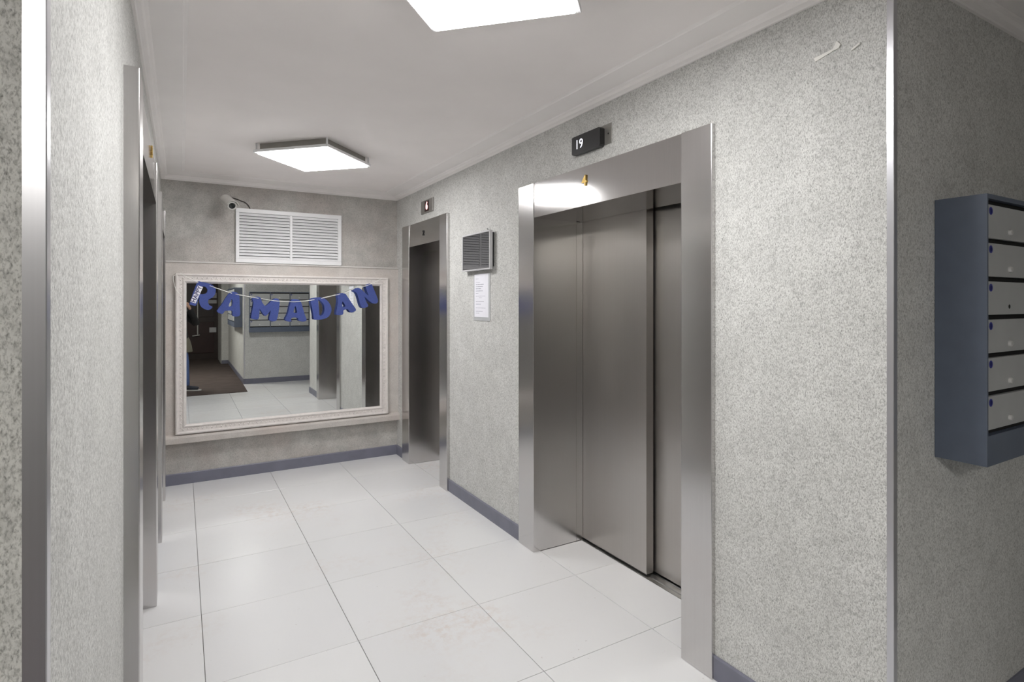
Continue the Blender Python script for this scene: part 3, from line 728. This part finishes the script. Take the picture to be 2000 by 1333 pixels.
inv = PM.inverted()
person = thing('person', PB, 'person in a dark jacket and blue jeans holding a camera, at the mirror\'s left edge', 'person')
hand_r = inv @ Vector((0.105, -0.115, 1.425)); hand_l = inv @ Vector((-0.035, -0.055, 1.43))
toe_r = inv @ Vector((0.255, -0.195, 0.0095)); ank_r = inv @ Vector((0.055, -0.275, 0.095)); ank_r.z = 0.085; toe_r.z = 0.03
V = []; E = []
def v(x, y, z, r, ry=None): V.append((x, y, z, r, ry or r)); return len(V) - 1
def e(*c):
    for a, b_ in zip(c, c[1:]): E.append((a, b_))
pel = v(0, 0, 0.88, 0.13, 0.10); wai = v(0, 0.005, 1.02, 0.115, 0.085); che = v(0, 0.01, 1.20, 0.135, 0.095); shb = v(0, 0.0, 1.335, 0.09, 0.07)
nk = v(0, 0.02, 1.405, 0.052, 0.055); chin = v(0, 0.045, 1.475, 0.062, 0.068); skl = v(0, 0.045, 1.565, 0.075, 0.092); crn = v(0, 0.035, 1.635, 0.055, 0.070)
e(pel, wai, che, shb, nk, chin, skl, crn)
def arm(s, hand, elbow):
    sh = v(s * 0.165, 0.0, 1.32, 0.050); el = v(*elbow, 0.038); wr0 = Vector(hand) + (Vector(elbow) - Vector(hand)).normalized() * 0.075
    wr = v(*wr0, 0.024); palm = v(*hand, 0.030, 0.020)
    e(shb, sh, el, wr, palm)
    fwd = (Vector(hand) - Vector(elbow)).normalized(); sd = Vector((s, 0, 0)); upv = Vector((0, 0, 1))
    for k, (off, ln) in enumerate(((-0.026, 0.034), (-0.009, 0.038), (0.009, 0.035), (0.025, 0.028))):
        b0 = Vector(hand) + fwd * 0.03 + Vector((0, 0, -off))
        k1 = b0 + fwd * ln * 0.8; k2 = k1 + (fwd * 0.3 - sd * 0.9) * ln * 0.7; k3 = k2 - sd * ln * 0.45 - fwd * 0.006
        i1 = v(*b0, 0.0095); i2 = v(*k1, 0.0088); i3 = v(*k2, 0.008); i4 = v(*k3, 0.007); e(palm, i1, i2, i3, i4)
    t0 = Vector(hand) - sd * 0.026 + upv * 0.008; t1 = t0 + fwd * 0.03 - sd * 0.018; t2 = t1 + fwd * 0.024 + sd * 0.004
    a1 = v(*t0, 0.012); a2 = v(*t1, 0.0105); a3 = v(*t2, 0.0085); e(palm, a1, a2, a3)
    return sh, el, wr
er, elb_l = (0.385, 0.02, 1.10), (-0.30, 0.04, 1.10)
arm(1, tuple(hand_r), er); arm(-1, tuple(hand_l), elb_l)
ank_l = (-0.11, -0.02, 0.085); toe_l = (-0.135, 0.16, 0.03)
def leg(s, ank, toe):
    hp = v(s * 0.09, 0, 0.82, 0.085); kn = v((s * 0.10 + ank[0]) / 2, (ank[1]) / 2 + 0.03, 0.47, 0.055); cf = v((s * 0.10 + 2 * ank[0]) / 3, ank[1] * 0.66, 0.33, 0.050); an = v(*ank, 0.035)
    ft = v(ank[0] + (toe[0] - ank[0]) * 0.45, ank[1] + (toe[1] - ank[1]) * 0.45, 0.04, 0.034, 0.03); to = v(*toe, 0.026, 0.02)
    e(pel, hp, kn, cf, an, ft, to); return kn
leg(1, tuple(ank_r), tuple(toe_r)); leg(-1, ank_l, toe_l)
skin('body', V, E, M['skin'], person, 1, pel, PM)
# clothes: jacket, shirt hem, jeans, shoes; hair and face
def lerp(a, b_, t): return tuple(a[i] + (b_[i] - a[i]) * t for i in range(3))
def loft(bm, rings, n=20, cap=True):
    rs = []
    for cx, cy, z, rx, ry in rings:
        rs.append([bm.verts.new((cx + rx * math.cos(2 * math.pi * k / n), cy + ry * math.sin(2 * math.pi * k / n), z)) for k in range(n)])
    for a, b_ in zip(rs, rs[1:]):
        for k in range(n): bm.faces.new((a[k], a[(k + 1) % n], b_[(k + 1) % n], b_[k]))
    if cap: bm.faces.new(rs[0][::-1]); bm.faces.new(rs[-1])
    return bm
def wear(name, bm, mat):
    bmesh.ops.transform(bm, matrix=PM, verts=bm.verts[:]); return obj(name, bm, mat, person, True, 70)
jk = loft(BM(), [(0.02, 0, 0.845, 0.190, 0.140), (0.02, 0, 0.86, 0.196, 0.145), (0.015, 0, 0.95, 0.186, 0.138), (0.01, 0.005, 1.06, 0.172, 0.128), (0, 0.01, 1.18, 0.186, 0.136),
                 (0, 0.005, 1.27, 0.196, 0.125), (0, 0, 1.33, 0.175, 0.105), (0, 0.005, 1.375, 0.115, 0.085), (0, 0.015, 1.40, 0.074, 0.074), (0, 0.02, 1.435, 0.070, 0.072), (0, 0.02, 1.437, 0.062, 0.064)])
for s, el, hd_ in ((1, er, tuple(hand_r)), (-1, elb_l, tuple(hand_l))):
    el = Vector(el); hd_ = Vector(hd_); wr = hd_ + (el - hd_).normalized() * 0.07; sh = Vector((s * 0.150, 0, 1.31))
    tube(jk, [sh, sh + (el - sh) * 0.2, sh + (el - sh) * 0.6, el - (el - sh) * 0.06, el + (wr - el) * 0.10, el + (wr - el) * 0.55, wr, wr + (hd_ - wr) * 0.05],
         [0.066, 0.070, 0.061, 0.056, 0.056, 0.050, 0.041, 0.036], 16)
wear('jacket', jk, M['jacket'])
wear('coat_hem', loft(BM(), [(0.055, 0, 0.64, 0.226, 0.158), (0.055, 0, 0.65, 0.232, 0.163), (0.05, 0, 0.74, 0.222, 0.157), (0.035, 0, 0.84, 0.204, 0.149), (0.025, 0, 0.90, 0.184, 0.134)]), M['olive'])
jn = loft(BM(), [(0, 0, 0.70, 0.165, 0.118), (0, 0, 0.78, 0.172, 0.124), (0, 0, 0.88, 0.160, 0.116), (0, 0, 0.93, 0.145, 0.105)])
for s, an in ((1, tuple(ank_r)), (-1, ank_l)):
    kn = ((s * 0.10 + an[0]) / 2, an[1] / 2 + 0.03, 0.47)
    tube(jn, [(s * 0.085, 0, 0.82), (s * 0.09, 0.003, 0.70), (s * 0.095 * 0.6 + kn[0] * 0.4, kn[1] * 0.5, 0.60), kn, lerp(kn, an, 0.35), (an[0], an[1], 0.20), (an[0], an[1], 0.10), (an[0], an[1], 0.085)],
         [0.086, 0.092, 0.082, 0.070, 0.066, 0.062, 0.064, 0.058], 16)
wear('jeans', jn, M['jeans'])
for an, to in ((ank_r, toe_r), (Vector(ank_l), Vector(toe_l))):
    an = Vector(an); to = Vector(to); d = Vector((to.x - an.x, to.y - an.y, 0)).normalized()
    V = []; E = []
    q = an - d * 0.055
    e(v(q.x, q.y, 0.048, 0.040), v(an.x, an.y, 0.055, 0.046), v(*(an + (to - an) * 0.55).xy, 0.044, 0.046, 0.040), v(to.x, to.y, 0.036, 0.036, 0.028))
    skin('shoe', V, E, M['shoe'], person, 2, 1, PM)
    so = BM(); pd = Vector((-d.y, d.x, 0)); a_ = an - d * 0.095; b2 = to + d * 0.035; pts = []
    for t, wd in ((0, 0.022), (0.1, 0.036), (0.4, 0.036), (0.7, 0.046), (0.9, 0.038), (1, 0.015)): pts.append((a_ + (b2 - a_) * t + pd * wd))
    for t, wd in ((1, 0.015), (0.9, 0.038), (0.7, 0.046), (0.4, 0.036), (0.1, 0.036), (0, 0.022)): pts.append((a_ + (b2 - a_) * t - pd * wd))
    prism(so, [(p.x, p.y) for p in pts], 'z', 0.0, 0.018); bmesh.ops.transform(so, matrix=PM, verts=so.verts[:])
    obj('shoe_sole', so, M['sole'], person)
def ball(name, c_, rad, mat, cut=None):
    bm = BM(); bmesh.ops.create_uvsphere(bm, u_segments=20, v_segments=12, radius=1.0)
    for x in bm.verts: x.co = Vector((x.co.x * rad[0], x.co.y * rad[1], x.co.z * rad[2]))
    if cut: cut(bm)
    for x in bm.verts: x.co = PM @ (x.co + Vector(c_))
    return obj(name, bm, mat, person, True, 80)
def hair_cut(bm):
    dl = [x for x in bm.verts if (x.co.y > 0.045 and x.co.z < 0.045) or x.co.z < -0.075]
    bmesh.ops.delete(bm, geom=dl, context='VERTS')
ball('hair', (0, 0.028, 1.575), (0.088, 0.108, 0.098), M['hair'], hair_cut)
ball('nose', (0, 0.135, 1.535), (0.013, 0.020, 0.022), M['skin'])
for s in (-1, 1):
    ball('eye', (s * 0.030, 0.120, 1.560), (0.013, 0.010, 0.008), M['eye'])
    ball('ear', (s * 0.078, 0.035, 1.545), (0.012, 0.022, 0.032), M['skin'])
ball('mouth', (0, 0.112, 1.492), (0.024, 0.010, 0.008), M['lip'])
# the stills camera in the person's hands, its lens just behind the viewpoint
ck = frame3((0, 0, EYE), (math.cos(YAW), -math.sin(YAW), 0), (math.sin(YAW), math.cos(YAW), 0), (0, 0, 1))
r = thing('stills_camera', ck @ Vector((0.04, -0.085, -0.045)), 'black stills camera held up in the person\'s hands', 'camera')
def cput(name, bm, mat, smooth=False):
    bmesh.ops.transform(bm, matrix=ck, verts=bm.verts[:]); return obj(name, bm, mat, r, smooth)
cput('body', B(-0.05, 0.125, -0.112, -0.068, -0.040, 0.038, bev=0.008, seg=2), M['black'], True)
cput('grip', B(0.095, 0.128, -0.112, -0.052, -0.040, 0.030, bev=0.010, seg=2), M['black'], True)
cput('viewfinder', B(-0.024, 0.024, -0.118, -0.072, 0.036, 0.060, bev=0.006, seg=2), M['black'], True)
cput('lens', lathe(BM(), [(-0.068, 0.034), (-0.05, 0.034), (-0.048, 0.031), (-0.022, 0.031), (-0.020, 0.028)], (0, 0, 0), (0, 1, 0), 28), M['black'], True)
cput('shutter_button', lathe(BM(), [(0.030, 0.006), (0.041, 0.006), (0.043, 0.004)], (0.112, -0.07, 0), (0, 0, 1), 12), M['chrome'], True)
